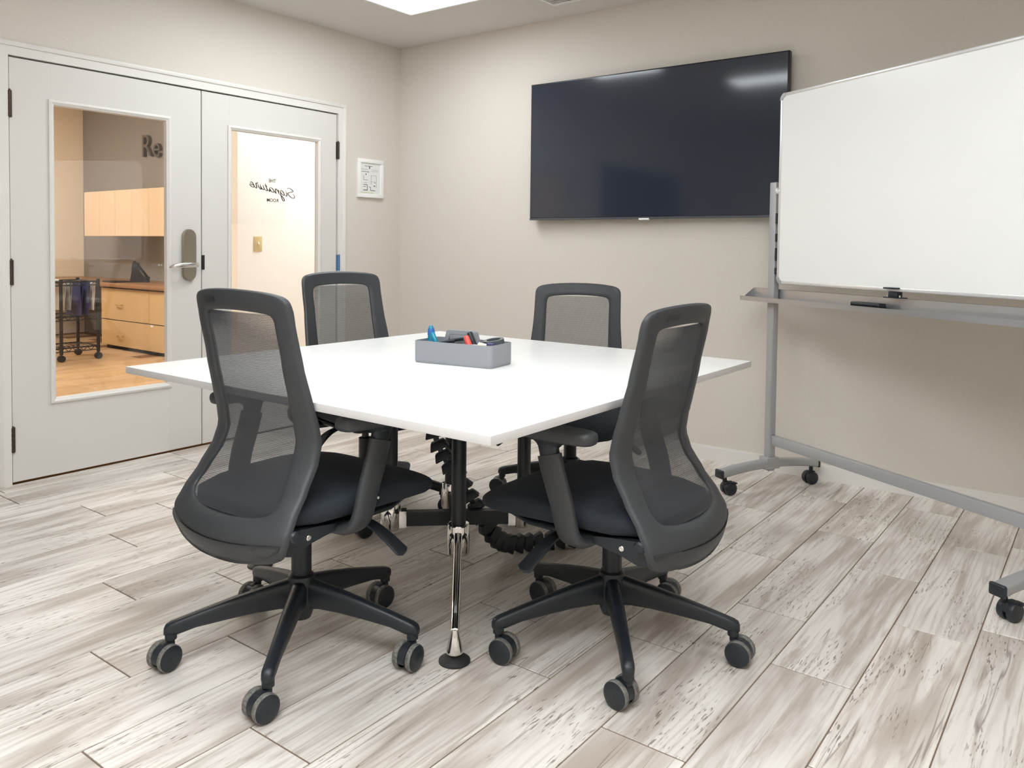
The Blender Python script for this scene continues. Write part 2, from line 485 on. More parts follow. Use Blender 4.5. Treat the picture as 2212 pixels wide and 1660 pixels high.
# escutcheon plate and lever on leaf 1
hy = -1.650
esc = MB()
pl = []
for i in range(13): a = math.pi * i / 12; pl.append((0.040 * math.cos(a), 0.103 + 0.040 * math.sin(a)))
for i in range(13): a = math.pi + math.pi * i / 12; pl.append((0.040 * math.cos(a), -0.103 + 0.040 * math.sin(a)))
MX = Matrix(((0, 0, 1, 0.0), (1, 0, 0, hy), (0, 1, 0, 1.085), (0, 0, 0, 1)))
esc.prism(pl, MX, 0.014)
es = [(x * 0.94, y * 0.975) for x, y in pl]
esc.prism(es, Matrix.Translation((0.0139, 0, 0)) @ MX, 0.006)
E1 = esc.build('lock_plate', M_nickel, d1)
lv = MB()
lv.cyl((0.018, hy + 0.012, 1.030), (0.055, hy + 0.012, 1.030), 0.011, seg=16)
path = crom([(0.050, hy + 0.030, 1.030), (0.058, hy + 0.015, 1.030), (0.063, hy - 0.03, 1.030), (0.058, hy - 0.075, 1.029), (0.040, hy - 0.108, 1.024), (0.020, hy - 0.120, 1.018)], 5)
n = len(path)
lv.sweep(path, sup(0.006, 0.0125, 3, 14), scale=[(1, 1.0 if k < n * .7 else 1.0 - 0.65 * (k - n * .7) / (n * .3)) for k in range(n)])
lv.build('lever', M_steel, E1)
MB().cyl((0.019, hy, 1.155), (0.0225, hy, 1.155), 0.006, seg=14).build('lock_pin', M_nickel, E1)

# mirrored lettering stuck on the glass of leaf 2
SIG = [[(-0.9633, 1.4943), (-0.9633, 1.499), (-0.9559, 1.5009), (-0.9415, 1.4971), (-0.9265, 1.4879), (-0.9248, 1.481), (-0.9357, 1.4763), (-0.9501, 1.474), (-0.9601, 1.4701), (-0.9615, 1.4647), (-0.9501, 1.4524), (-0.9328, 1.4421), (-0.9183, 1.4391), (-0.9111, 1.4452), (-0.914, 1.4568), (-0.9265, 1.4674)], [(-0.9758, 1.4762), (-0.9707, 1.4625), (-0.9689, 1.4537), (-0.9735, 1.4497), (-0.9857, 1.4569)], [(-0.977, 1.485), (-0.9764, 1.4813)], [(-1.0187, 1.4764), (-1.0126, 1.4832), (-1.0013, 1.4774), (-0.9917, 1.4659), (-0.99, 1.4557), (-0.997, 1.4544), (-1.0092, 1.463), (-1.0187, 1.4764)], [(-1.0199, 1.4805), (-1.0165, 1.4649), (-1.0108, 1.4443), (-1.0023, 1.4257), (-0.9944, 1.4186), (-0.9882, 1.4227), (-0.9927, 1.4336), (-1.0041, 1.4456), (-1.0165, 1.4542), (-1.026, 1.4606)], [(-1.0327, 1.4866), (-1.0313, 1.4733), (-1.0282, 1.46)], [(-1.0288, 1.4641), (-1.0355, 1.4753), (-1.0456, 1.4872), (-1.0533, 1.4895), (-1.055, 1.481), (-1.0522, 1.4685), (-1.0489, 1.4629), (-1.0566, 1.4671), (-1.0655, 1.4758)], [(-1.0969, 1.4945), (-1.0876, 1.4955), (-1.0733, 1.4863), (-1.065, 1.4735), (-1.0699, 1.4677), (-1.0826, 1.4724), (-1.0941, 1.4841), (-1.098, 1.493)], [(-1.0991, 1.4929), (-1.0974, 1.4807), (-1.0947, 1.4717), (-1.1007, 1.4741), (-1.1127, 1.4825)], [(-1.1285, 1.5175), (-1.1236, 1.5019), (-1.1149, 1.4819), (-1.1154, 1.4745), (-1.1225, 1.4759), (-1.1322, 1.4839)], [(-1.1344, 1.5066), (-1.1154, 1.5015)], [(-1.1452, 1.5081), (-1.1398, 1.4926), (-1.136, 1.4823), (-1.1425, 1.4797), (-1.1538, 1.4871), (-1.1634, 1.5001)], [(-1.1656, 1.5104), (-1.1613, 1.4925), (-1.1565, 1.4833), (-1.1624, 1.4816), (-1.1752, 1.4948), (-1.1837, 1.5114)], [(-1.1896, 1.5232), (-1.1832, 1.5187), (-1.188, 1.5143), (-1.1949, 1.5156), (-1.1927, 1.5017), (-1.189, 1.4893), (-1.1933, 1.4864), (-1.2017, 1.4912), (-1.2091, 1.4975)], [(-1.2343, 1.5169), (-1.2291, 1.5069), (-1.2197, 1.5035), (-1.2149, 1.507), (-1.2197, 1.5165), (-1.2296, 1.5217), (-1.2349, 1.5177)], [(-1.2197, 1.5165), (-1.2112, 1.5045), (-1.2076, 1.4958), (-1.2128, 1.49), (-1.2249, 1.4933), (-1.2364, 1.5019), (-1.2411, 1.5083)]]
sg = MB()
for s in SIG:
    pth = crom([(-0.0194, y, z) for y, z in s], 5)
    n = len(pth)
    rings = []
    for i, p in enumerate(pth):
        t = (pth[min(i + 1, n - 1)] - pth[max(i - 1, 0)]).normalized()
        nrm = Vector((0, -t.z, t.y))
        w = 0.0019 + 0.0016 * abs(t.z) ** 1.5           # pen pressure: down strokes are broader
        w *= min(1.0, 0.45 + 0.55 * min(i, n - 1 - i) / max(1, 0.2 * n))
        rings.append([p + nrm * w, p + nrm * w + Vector((0.0004, 0, 0)), p - nrm * w + Vector((0.0004, 0, 0)), p - nrm * w])
    sg.loft(rings)
sg.build('script_lettering', M_vinyl, p2, smooth=False)
for body, size, yc, zc in (('THE', 0.030, -1.078, 1.5365), ('ROOM', 0.029, -1.0755, 1.418)):
    t = text_mesh('capital_lettering', body, size, 0.0003, M_vinyl, p2)
    t.matrix_local = Matrix(((0, 0, -1, -0.0190), (-1, 0, 0, yc), (0, 1, 0, zc), (0, 0, 0, 1)))

# dark door farther along the door wall
dd = MB(); dd.span((0.0, -4.72, 0.01), (0.035, -2.94, 1.985), 0.003)
o = struct(dd.build('door_3', M_ddoor), 'dark slab door seen only as a reflection in the television')
hb = MB(); hb.cyl((0.075, -3.01, 1.34), (0.075, -3.01, 1.56), 0.009); hb.cyl((0.035, -3.01, 1.36), (0.075, -3.01, 1.36), 0.006); hb.cyl((0.035, -3.01, 1.54), (0.075, -3.01, 1.54), 0.006)
hb.build('pull_handle', M_steel, o)

# ------------------------------------------------------------------ ceiling fittings
def ceiling_panel(x0, y0, x1, y1, label, m=M_panel, z=H, name='ceiling_light', group='ceiling light panels'):
    t = thing(name, label, 'ceiling light', ((x0 + x1) / 2, (y0 + y1) / 2, z), 0, group)
    w, h = abs(x1 - x0), abs(y1 - y0)
    f = MB(); b = 0.018
    f.span((-w / 2, -h / 2, -0.008), (w / 2, -h / 2 + b, 0)); f.span((-w / 2, h / 2 - b, -0.008), (w / 2, h / 2, 0))
    f.span((-w / 2, -h / 2 + b, -0.008), (-w / 2 + b, h / 2 - b, 0)); f.span((w / 2 - b, -h / 2 + b, -0.008), (w / 2, h / 2 - b, 0))
    f.build('light_frame', M_white, t, smooth=False)
    MB().span((-w / 2 + b, -h / 2 + b, -0.004), (w / 2 - b, h / 2 - b, -0.001)).build('diffuser', m, t, smooth=False)
    return t
ceiling_panel(0.655, -1.80, 1.265, -0.575, 'bright ceiling light panel cut off by the top of the picture')
ceiling_panel(1.47, -2.74, 2.69, -2.39, 'ceiling light panel over the table, reflected in the television')
ceiling_panel(3.30, -2.55, 3.91, -1.94, 'square ceiling light panel over the space beside the whiteboard')
ceiling_panel(2.5, -4.6, 3.1, -3.4, 'added fill light panel, unseen, at the near end of the room, towards the dark door')  # fill panel added out of view, lights the wall under the whiteboard
ceiling_panel(3.22, -4.6, 3.82, -3.4, 'added fill light panel, unseen, at the near end of the room, middle one of three')  # further fill panel, added to brighten the lower wall and near floor
ceiling_panel(3.95, -4.6, 4.55, -3.4, 'added fill light panel, unseen, at the near end of the room, in the corner')  # also added overhead out of view, more fill for the whiteboard side
v = thing('air_vent', 'white slatted air vent in the ceiling by the television wall', 'air vent', (1.64, -0.35, H))
g = MB()
for a, b in (((-.16, -.10), (.16, -.085)), ((-.16, .085), (.16, .10)), ((-.16, -.085), (-.145, .085)), ((.145, -.085), (.16, .085))):
    g.span((a[0], a[1], -0.008), (b[0], b[1], 0))
g.build('vent_frame', M_white, v, smooth=False)
sl = None
for k in range(8):
    if sl is None:
        sl = MB().box((0, 0, 0), (.29, .016, .002), M=Matrix.Rotation(0.6, 4, 'X')).build('slat', M_white, v, smooth=False); s_ = sl
    else: s_ = copy_obj(sl, 'slat', v)
    s_.location = (0, -.072 + k * .0205, -0.005)

# ------------------------------------------------------------------ television
TX0, TX1, TZ0, TZ1 = 1.198, 2.789, 1.318, 2.153
tv = thing('television', 'large black wall-mounted flat television', 'television', ((TX0 + TX1) / 2, 0, (TZ0 + TZ1) / 2))
w, h = TX1 - TX0, TZ1 - TZ0
b = MB(); b.span((-w / 2, -0.068, -h / 2), (w / 2, -0.035, h / 2), 0.003); b.span((-w / 2 + .08, -0.036, -h / 2 + .05), (w / 2 - .08, -0.018, h / 2 - .2), 0.006)
b.build('television_body', M_tvb, tv)
MB().span((-w / 2 + 0.008, -0.0705, -h / 2 + 0.014), (w / 2 - 0.008, -0.0678, h / 2 - 0.008)).build('screen', M_tv, tv, smooth=False)
MB().span((-w / 2, -0.0715, -h / 2), (w / 2, -0.0675, -h / 2 + 0.011), 0.001, 1).build('lower_bezel', M_tvs, tv)
MB().span((-0.035, -0.0735, -h / 2 - 0.007), (0.030, -0.060, -h / 2 + 0.004), 0.002).build('badge', M_white, tv)
MB().span((-0.3, -0.02, -0.25), (0.3, -0.0005, 0.2)).build('wall_bracket', M_blk, tv, smooth=False)

# ------------------------------------------------------------------ framed evacuation plan
pf = thing('wall_frame', 'small white frame with a printed floor plan beside the door', 'picture frame', (0, -0.296, 1.608))
W, Hh = 0.236, 0.262
f = MB(); bw = 0.026
for a, c in (((-W / 2, -Hh / 2), (W / 2, -Hh / 2 + bw)), ((-W / 2, Hh / 2 - bw), (W / 2, Hh / 2)), ((-W / 2, -Hh / 2 + bw), (-W / 2 + bw, Hh / 2 - bw)), ((W / 2 - bw, -Hh / 2 + bw), (W / 2, Hh / 2 - bw))):
    f.span((0, a[0], a[1]), (0.020, c[0], c[1]), 0.002)
f.build('frame', M_white, pf)
MB().span((0, -W / 2 + bw, -Hh / 2 + bw), (0.010, W / 2 - bw, Hh / 2 - bw)).build('paper_sheet', M_paper, pf, smooth=False)
pr = MB()
def ln(y0, z0, y1, z1): pr.span((0.010, min(y0, y1), min(z0, z1)), (0.0106, max(y0, y1), max(z0, z1)))
ln(-.052, .082, .018, .085); ln(-.012, .066, -.004, .082); ln(-.085, .043, -.012, .046); ln(-.085, .060, -.02, .0615); ln(.01, .060, .07, .0612); ln(.01, .05, .07, .0512)
for y0, z0, y1, z1 in ((-.062, -.01, -.060, .02), (-.062, -.012, -.022, -.010), (-.062, -.045, -.03, -.041), (-.03, -.08, -.026, -.045), (-.065, -.083, -.026, -.078), (-.065, -.058, -.04, -.055), (.0, -.083, .045, -.079), (0, -.083, .003, -.06), (-.012, -.06, .003, -.057), (.03, -.052, .045, -.046), (.04, -.03, .046, -.022), (-.045, .022, -.038, .032), (.005, .02, .055, .0215), (.055, -.06, .0565, .02), (.005, -.04, .0065, .02), (-.06, -.03, -.03, -.0285), (.01, -.02, .04, -.0188)):
    ln(y0, z0, y1, z1)
pr.build('printed_plan', M_ink, pf, smooth=False)
pr = MB(); pr.span((0.010, -.085, -.1005), (.0106, .03, -.094)); pr.build('printed_strip', mat('pale_green_ink', lin(208, 206, 172), 0.8), pf, smooth=False)

# ------------------------------------------------------------------ table
tb = thing('conference_table', 'square white conference table on black posts with chrome legs', 'table', (2.3253, -2.0625, 0))
tw, td = 1.519, 1.520
t = MB(); t.box((0, 0, 0.7466 - 0.011), (tw, td, 0.022), 0.0015, 2)
top = t.build('tabletop', [M_table, M_tedge], tb)
for p in top.data.polygons:
    if abs(p.normal.z) < 0.5: p.material_index = 1
posts = [(2.485, -2.225), (2.150, -2.195), (2.490, -1.880), (2.165, -1.895)]
feet = [(2.703, -2.491), (1.717, -2.415), (2.761, -1.472), (1.97, -1.50)]
ox, oy = 2.3253, -2.0625
un = MB()
for s in (-1, 1):
    un.box((s * 0.165, 0, 0.708), (0.05, 1.05, 0.032), 0.003); un.box((0, s * 0.165, 0.706), (1.05, 0.05, 0.03), 0.003)
un.build('under_frame', M_blk, tb)
for (px, py), (fx, fy) in zip(posts, feet):
    px -= ox; py -= oy; fx -= ox; fy -= oy
    lg = MB().cyl((px, py, 0.255), (px, py, 0.70), 0.0235, seg=24).build('post', M_blk, tb)
    cl = MB(); cl.lathe([(0.025, 0.27), (0.034, 0.268), (0.036, 0.264), (0.036, 0.176), (0.033, 0.170), (0, 0.170)], (px, py, 0), seg=28)
    cl.build('clamp', M_chrome, lg)
    d = Vector((fx - px, fy - py, 0)); L_ = d.length; d.normalize()
    a = Vector((px, py, 0.235)) + d * 0.02; e = Vector((fx, fy, 0.062))
    br = MB()
    path = crom([a, a.lerp(e, 0.15) + Vector((0, 0, -0.01)), a.lerp(e, 0.6) + Vector((0, 0, -0.004)), e + Vector((0, 0, 0.02))], 5)
    n = len(path)
    br.sweep(path, sup(0.0145, 0.020, 3, 16), scale=[(1.0 - 0.15 * k / n, 1.1 - 0.45 * k / n) for k in range(n)])
    br.lathe([(0.0, 0.092), (0.010, 0.090), (0.013, 0.075), (0.0235, 0.034), (0.0235, 0.026), (0.0, 0.026)], (fx, fy, 0), seg=24)
    lower = br.build('splayed_leg', M_chrome, tb)
    mid = a.lerp(e, 0.5)
    ins = MB(); ip = [p + Vector((0, 0, 0.0145 - 0.006 * k / n)) for k, p in enumerate(path)][3:-2]
    ins.sweep(ip, sup(0.007, 0.006, 3, 10)); ins.build('leg_inlay', M_silv, lower)
    ft = MB(); ft.lathe([(0.0, 0.028), (0.012, 0.028), (0.014, 0.018), (0.034, 0.012), (0.044, 0.005), (0.044, 0.0), (0.0, 0.0)], (fx, fy, 0), seg=32)
    ft.build('foot_pad', M_rubber, tb)
# cross members at clamp height
cb = MB()
def bar(p, q, z, hw, hh, m=cb):
    P = Vector((p[0] - ox, p[1] - oy, z)); Q = Vector((q[0] - ox, q[1] - oy, z))
    m.sweep([P, Q], [(hw, hh), (-hw, hh), (-hw, -hh), (hw, -hh)])
bar(posts[1], posts[2], 0.205, 0.016, 0.024); bar(posts[0], posts[3], 0.205, 0.016, 0.024)
cb.build('cross_bar', M_blk, tb, smooth=False)
ce = MB()
for i, j in ((1, 2), (2, 1)):
    p = Vector(posts[i]); q = Vector(posts[j]); d = (q - p).normalized()
    ce = MB(); bar(p + d * 0.03, p + d * 0.055, 0.205, 0.020, 0.029, ce)
    ce.build('cross_bar_cap', M_chrome, tb, smooth=False)

# cable spine hanging under the table
sp = thing('cable_spine', 'black segmented cable spine hanging under the table', 'cable', (2.30, -1.99, 0))
ctrl = [(-0.11, -0.06, 0.7), (-0.105, -0.06, 0.58), (-0.086, -0.05, 0.478), (-0.06, -0.03, 0.4), (-0.018, -0.005, 0.33), (0.015, 0.017, 0.265), (0.045, 0.045, 0.2), (0.062, 0.075, 0.14), (0.062, 0.13, 0.085), (0.06, 0.2, 0.048), (0.085, 0.27, 0.036), (0.13, 0.335, 0.036), (0.18, 0.4, 0.036), (0.24, 0.47, 0.036)]
pth = crom(ctrl, 24)
acc = [0.0]
for i in range(1, len(pth)): acc.append(acc[-1] + (pth[i] - pth[i - 1]).length)
seg0 = None; step = 0.043; k = 0; d_ = 0.0
while d_ < acc[-1]:
    i = next(i for i, a in enumerate(acc) if a >= d_)
    p = pth[i]; tdir = (pth[min(i + 1, len(pth) - 1)] - pth[max(i - 1, 0)]).normalized()
    if seg0 is None:
        m = MB()
        m.loft([[Vector((x * s, y * s, z)) for x, y in rrect(0.068, 0.044, 0.006, 2)] for z, s in ((-0.015, 0.66), (-0.012, 0.74), (0.010, 1.0), (0.014, 1.0))])
        m.box((0, 0, 0.019), (0.018, 0.014, 0.016))
        seg0 = m.build('segment', M_plasticd, sp); s_ = seg0
    else: s_ = copy_obj(seg0, 'segment', sp)
    s_.location = p
    s_.rotation_euler = tdir.to_track_quat('Z', 'X').to_euler()
    d_ += step
# ------------------------------------------------------------------ office chairs
PROF = [(1.03, -.215), (.95, -.198), (.83, -.172), (.74, -.150), (.68, -.133), (.63, -.125), (.58, -.140), (.52, -.178), (.46, -.222), (.42, -.245), (.39, -.250), (.36, -.240), (.33, -.225)]
WRAP = [(1.02, .026), (.83, .034), (.66, .040), (.52, .046), (.43, .056), (.36, .056), (.33, .054)]
def interp(tab, z):
    if z >= tab[0][0]: return tab[0][1]
    for (a, va), (b, vb) in zip(tab, tab[1:]):
        if b <= z <= a:
            t = (a - z) / (a - b); t = t * t * (3 - 2 * t) * 0.35 + t * 0.65
            return va + (vb - va) * t
    return tab[-1][1]
OUT = [(0, 1.024), (.08, 1.022), (.145, 1.016), (.184, 1.006), (.199, .985), (.201, .94), (.203, .85), (.211, .75), (.217, .66), (.221, .6), (.229, .53), (.238, .47), (.244, .43), (.242, .40), (.230, .375), (.205, .357), (.15, .345), (.08, .338), (0, .336)]
INN = [(0, .968), (.07, .966), (.118, .962), (.138, .955), (.146, .938), (.147, .9), (.147, .83), (.148, .75), (.149, .66), (.152, .6), (.160, .56), (.170, .52), (.176, .49), (.172, .473), (.160, .463), (.14, .457), (.10, .452), (.05, .449), (0, .448)]
HWO = [(1.02, .19), (.985, .199), (.93, .201), (.85, .203), (.75, .211), (.66, .217), (.6, .221), (.53, .229), (.47, .238), (.43, .244), (.40, .242), (.36, .235), (.33, .23)]
HWI = [(.96, .147), (.9, .147), (.83, .147), (.75, .148), (.66, .149), (.6, .152), (.56, .160), (.52, .170), (.49, .176), (.44, .177)]
def S(u, z, off=0.0):
    hw = interp(HWO, z)
    return Vector((u, interp(PROF, z) - interp(WRAP, z) * max(0.0, 1 - (u / hw) ** 2) + off, z))
def closed_loop(half, n=3):
    full = half + [(-u, z) for u, z in reversed(half[1:-1])]
    return [(p.x, p.y) for p in crom([(u, z, 0) for u, z in full], n, True)]

def make_wheel(t):
    w = MB()
    R_, W_ = 0.036, 0.018
    # outward is +x
    w.mi = 1
    w.lathe([(R_ - 0.004, -W_ / 2), (R_ - 0.001, -W_ / 2 + 0.002), (R_, -W_ / 2 + 0.004), (R_, W_ / 2 - 0.004), (R_ - 0.002, W_ / 2 - 0.001)], (0, 0, 0), (1, 0, 0), 32)
    w.mi = 0
    w.lathe([(0.0, W_ / 2 + 0.003), (R_ * 0.6, W_ / 2 + 0.0028), (R_ - 0.006, W_ / 2 + 0.001), (R_ - 0.002, W_ / 2 - 0.001)], (0, 0, 0), (1, 0, 0), 32)
    w.lathe([(0.0, -W_ / 2 + 0.001), (R_ - 0.004, -W_ / 2)], (0, 0, 0), (1, 0, 0), 32)
    return w.build('wheel', [M_plasticd, M_tread], t)

def make_caster(parent, ang, r, roll, wheel0):
    """stem at radius r and angle ang, roll = heading of the trailing wheels"""
    x, y = r * math.cos(ang), r * math.sin(ang)
    c = MB()
    c.cyl((0, 0, 0.062), (0, 0, 0.092), 0.010, seg=14)
    hood = []
    for i in range(15):
        a = math.radians(-20 + 215 * i / 14)
        hood.append((0.020 + 0.033 * math.cos(a), 0.036 + 0.033 * math.sin(a)))
    hood.append((0.020, 0.030))
    # local: trailing along +x, axle along y
    c.prism(hood, Matrix(((1, 0, 0, 0), (0, 0, 1, -0.011), (0, 1, 0, 0), (0, 0, 0, 1))), 0.022)
    c.box((0.012, 0, 0.064), (0.036, 0.022, 0.014), 0.003)
    c.cyl((0.020, -0.034, 0.036), (0.020, 0.034, 0.036), 0.005, seg=10)
    o = c.build('caster', M_plasticd, parent)
    o.location = (x, y, 0); o.rotation_euler = (0, 0, roll)
    for s in (1, -1):
        w = make_wheel(o) if wheel0[0] is None else copy_obj(wheel0[0], 'wheel', o)
        if wheel0[0] is None: wheel0[0] = w
        w.location = (0.020, s * 0.0215, 0.036)
        w.rotation_euler = (0, 0, s * math.pi / 2)
    return o

CH = {}
def chair(label, loc, yaw, base_ang, rolls, lift=0.0, tagged=False):
    """yaw: heading of the sitter; local +y is forward"""
    t = thing('office_chair', label, 'chair', (loc[0], loc[1], 0), yaw - math.pi / 2, 'mesh-backed office chairs round the table')
    def put(key, fn, name, parent=None, z=lift):
        if key in CH: o = copy_obj(CH[key], name, parent or t)
        else: o = fn(parent or t); CH[key] = o
        o.location = (0, 0, z if parent is None else 0)
        return o
    # --- back frame
    def f_back(par):
        lo, li = closed_loop(OUT), closed_loop(INN)
        m = MB(); secs = []
        cross = [(0.0, .016), (0.0, .006), (.05, .0015), (.15, 0), (.32, 0), (.5, 0), (.68, .001), (.86, .003), (.96, .006), (1.0, .011), (1.0, .018), (.9, .022), (.68, .022), (.5, .022), (.32, .022), (.1, .022)]
        for (a, b), (c, d) in zip(lo, li):
            secs.append([S(a + (c - a) * k, b + (d - b) * k, off) for k, off in cross])
        m.loft(secs, loop=True)
        return m.build('back_frame', M_plastic, par, 40)
    bf = put('bf', f_back, 'back_frame')
    # --- woven mesh: real threads, upright ones deeper than wide
    def f_mesh(par):
        def T(u, z, off):
            a = S(u, z, off); e = S(interp(HWI, z), z, off)
            k = max(0.0, min(1.0, min(z - 0.452, 0.962 - z) / 0.07)); k = k * k * (3 - 2 * k)
            return Vector((u, a.y + (e.y - a.y) * k, z))
        m = MB(); NV = 156
        zs = [0.452 + (0.962 - 0.452) * k / 22 for k in range(23)]
        for k in range(NV + 1):
            q = -1 + 2 * k / NV
            rings = []
            for z in zs:
                u = q * (interp(HWI, z) + 0.008); p = T(u, z, 0.014)
                a, b = 0.00050, 0.00021
                rings.append([p + Vector((a, b, 0)), p + Vector((-a, b, 0)), p + Vector((-a, -b, 0)), p + Vector((a, -b, 0))])
            m.loft(rings, caps=False)
        NH = 120
        for k in range(NH):
            z = 0.45 + 0.513 * k / (NH - 1); rings = []
            for i in range(15):
                u = (-1 + 2 * i / 14) * (interp(HWI, z) + 0.008); p = T(u, z, 0.0142)
                rings.append([p + Vector((0, .0002, .0003)), p + Vector((0, .0002, -.0003)), p + Vector((0, -.0002, -.0003)), p + Vector((0, -.0002, .0003))])
            m.loft(rings, caps=False)
        o = m.build('mesh_panel', M_meshf, par, smooth=False)
        o['kind'] = 'stuff'
        return o
    put('mesh', f_mesh, 'mesh_panel')
    def f_cover(par):
        m = MB(); secs = []
        up = [(-.235 + .47 * i / 24) for i in range(25)]
        for off in (0.004, -0.0035):
            row = []
            for u in up: row.append(S(u, 0.408 - 0.012 * (1 - (u / .235) ** 2), off))
            for u in reversed(up):
                zb = 0.339 + 0.055 * abs(u / .235) ** 3.4
                row.append(S(u * 0.985, zb, off))
            secs.append(row)
        m.loft(secs)
        return m.build('lower_cover', M_plastic, par, 50)
    put('cover', f_cover, 'lower_cover')
    def f_plate(par):
        m = MB(); rows = []
        for off in (0.002, -0.0012):
            rows.append([S(u, z, off) for u, z in ((-.125, .983), (-.072, .986), (-.072, 1.001), (-.125, .998))])
        m.loft(rows); return m.build('name_plate', mat('plate_plastic', lin(42, 44, 47), 0.4), par, smooth=False)
    put('plate', f_plate, 'name_plate')
    # --- seat
    def f_seat(par):
        m = MB(); secs = []
        for y, hw, zt, zb in ((-.232, .10, .462, .435), (-.226, .16, .474, .425), (-.20, .20, .484, .418), (-.12, .232, .492, .412), (0, .246, .496, .410), (.1, .250, .496, .408), (.20, .248, .490, .405), (.265, .238, .474, .402), (.315, .214, .455, .402), (.343, .174, .438, .404), (.355, .10, .428, .410)):
            zc, zh = (zt + zb) / 2, (zt - zb) / 2
            secs.append([Vector((x, y, zc + z_)) for x, z_ in sup(hw, zh, 3.6, 36)])
        m.loft(secs); return m.build('seat', M_fabric, par, 60)
    st_ = put('seat', f_seat, 'seat')
    def f_pan(par):
        m = MB(); secs = []
        for y, hw, zt, zb in ((-.19, .15, .424, .405), (-.15, .20, .418, .392), (0, .215, .414, .386), (.15, .212, .412, .386), (.24, .18, .410, .394), (.27, .12, .408, .400)):
            zc, zh = (zt + zb) / 2, (zt - zb) / 2
            secs.append([Vector((x, y, zc + z_)) for x, z_ in sup(hw, zh, 4, 28)])
        m.loft(secs); return m.build('seat_pan', M_plasticd, par, 50)
    put('pan', f_pan, 'seat_pan')
    def f_mech(par):
        m = MB(); m.box((0, -.02, .375), (.15, .22, .05), .012, 3); m.box((0, -.17, .395), (.30, .09, .03), .008, 2)
        m.cyl((0, .085, .372), (0, .13, .366), .026, .030, 18)
        m.cyl((.07, .06, .35), (.07, .06, .385), .028, .024, 16)
        return m.build('tilt_mechanism', M_plasticd, par)
    put('mech', f_mech, 'tilt_mechanism')
    for s in (1, -1):
        def f_bracket(par, s=s):
            m = MB(); m.prism([(-.245, .375), (-.235, .44), (-.20, .425), (-.12, .418), (-.06, .410), (-.06, .392), (-.14, .380), (-.20, .362)], Matrix(((0, 0, s, s * .196), (1, 0, 0, 0), (0, 1, 0, 0), (0, 0, 0, 1))), .020)
            return m.build('back_bracket', M_plasticd, par)
        br = put('br%d' % s, f_bracket, 'back_bracket')
        def f_screw(par, s=s):
            m = MB(); m.lathe([(.0075, 0), (.0075, .002), (.006, .0035), (.003, .0035), (.0025, .001), (0, .001)], (s * .216, -.150, .397), (s, 0, 0), 18)
            return m.build('screw', M_steel, par)
        put('sc%d' % s, f_screw, 'screw', br)
        def f_knob(par, s=s):
            m = MB(); m.lathe([(.0, .022), (.011, .021), (.015, .016), (.015, 0), (0, 0)], (s * .228, -.214, .422), (s, 0, 0), 18)
            return m.build('lumbar_knob', M_plasticd, par)
        put('kn%d' % s, f_knob, 'lumbar_knob')
        def f_lever(par, s=s):
            m = MB()
            path = crom([(s * .06, .05, .385), (s * .16, .06, .383), (s * .22, .068, .372), (s * .27, .078, .345), (s * .305, .088, .318), (s * .318, .092, .310)], 5)
            n = len(path)
            m.sweep(path, sup(.022, .006, 3, 16), scale=[(0.5 + 0.75 * min(1, k / (n * .75)) if k < n - 3 else 1.25 - .25 * (k - n + 4), 1.0) for k in range(n)])
            return m.build('lever', M_plasticd, par)
        put('lv%d' % s, f_lever, 'lever')
        # --- arm: bracket and post, sleeve, pad
        def f_arm(par, s=s):
            m = MB()
            path = crom([(s * .12, -.03, .392), (s * .20, -.03, .390), (s * .248, -.027, .398), (s * .272, -.02, .430), (s * .279, -.005, .50), (s * .281, .020, .575), (s * .281, .034, .625)], 6)
            n = len(path)
            m.sweep(path, sup(.034, .015, 2.8, 20), up=(s, 0, 0.001) if False else (0, 1, 0) if False else (-s * 0.0001, 0.0001, 1), scale=None) if False else None
            rings = []
            for i, p in enumerate(path):
                tn = (path[min(i + 1, n - 1)] - path[max(i - 1, 0)]).normalized()
                wdir = Vector((0, 1, 0)) - tn * tn.y; wdir.normalize()
                th = wdir.cross(tn)
                kw = 1.0 if i < n * .5 else 1.0 + 0.08 * (i - n * .5) / (n * .5)
                rings.append([p + wdir * a * kw + th * b for a, b in sup(.034, .015, 2.8, 20)])
            m.loft(rings)
            return m.build('arm_post', M_plastic, par, 50)
        ap = put('ap%d' % s, f_arm, 'arm_post')
        def f_sleeve(par, s=s):
            m = MB(); rings = []
            for z, y, a, b in ((.615, .031, .030, .0125), (.645, .038, .031, .014), (.655, .036, .040, .018), (.664, .030, .058, .026), (.670, .026, .064, .030)):
                rings.append([Vector((s * .281 + q, y + p, z)) for p, q in sup(a, b, 2.8, 20)])
            m.loft(rings); m.box((s * .293, .040, .652), (.012, .030, .008), .002)
            return m.build('arm_support', M_plasticd, par, 50)
        put('as%d' % s, f_sleeve, 'arm_support', ap)
        def f_pad(par, s=s):
            m = MB(); rings = []
            for z, k in ((.668, .86), (.672, .95), (.680, 1.0), (.688, 1.0), (.695, .95), (.699, .84), (.700, .6)):
                rings.append([Vector((s * .278 + q * k, .018 + p * (1 - (1 - k) * .38), z)) for p, q in sup(.122, .043, 3.2, 32)])
            m.loft(rings); return m.build('arm_pad', M_plasticd if False else M_plastic, par, 60)
        put('pd%d' % s, f_pad, 'arm_pad', ap)
    # --- gas lift
    def f_col(par):
        m = MB(); m.lathe([(0, .315), (.020, .315), (.0285, .312), (.0285, .195), (.024, .185), (0, .185)], seg=28); return m.build('column', M_blk, par)
    put('col', f_col, 'column', z=0)
    def f_pis(par):
        m = MB(); m.cyl((0, 0, .27), (0, 0, .375), .015, seg=20); return m.build('piston', M_plastic, par)
    put('pis', f_pis, 'piston')
    # --- star base (own heading)
    bo = base_ang - (yaw - math.pi / 2)
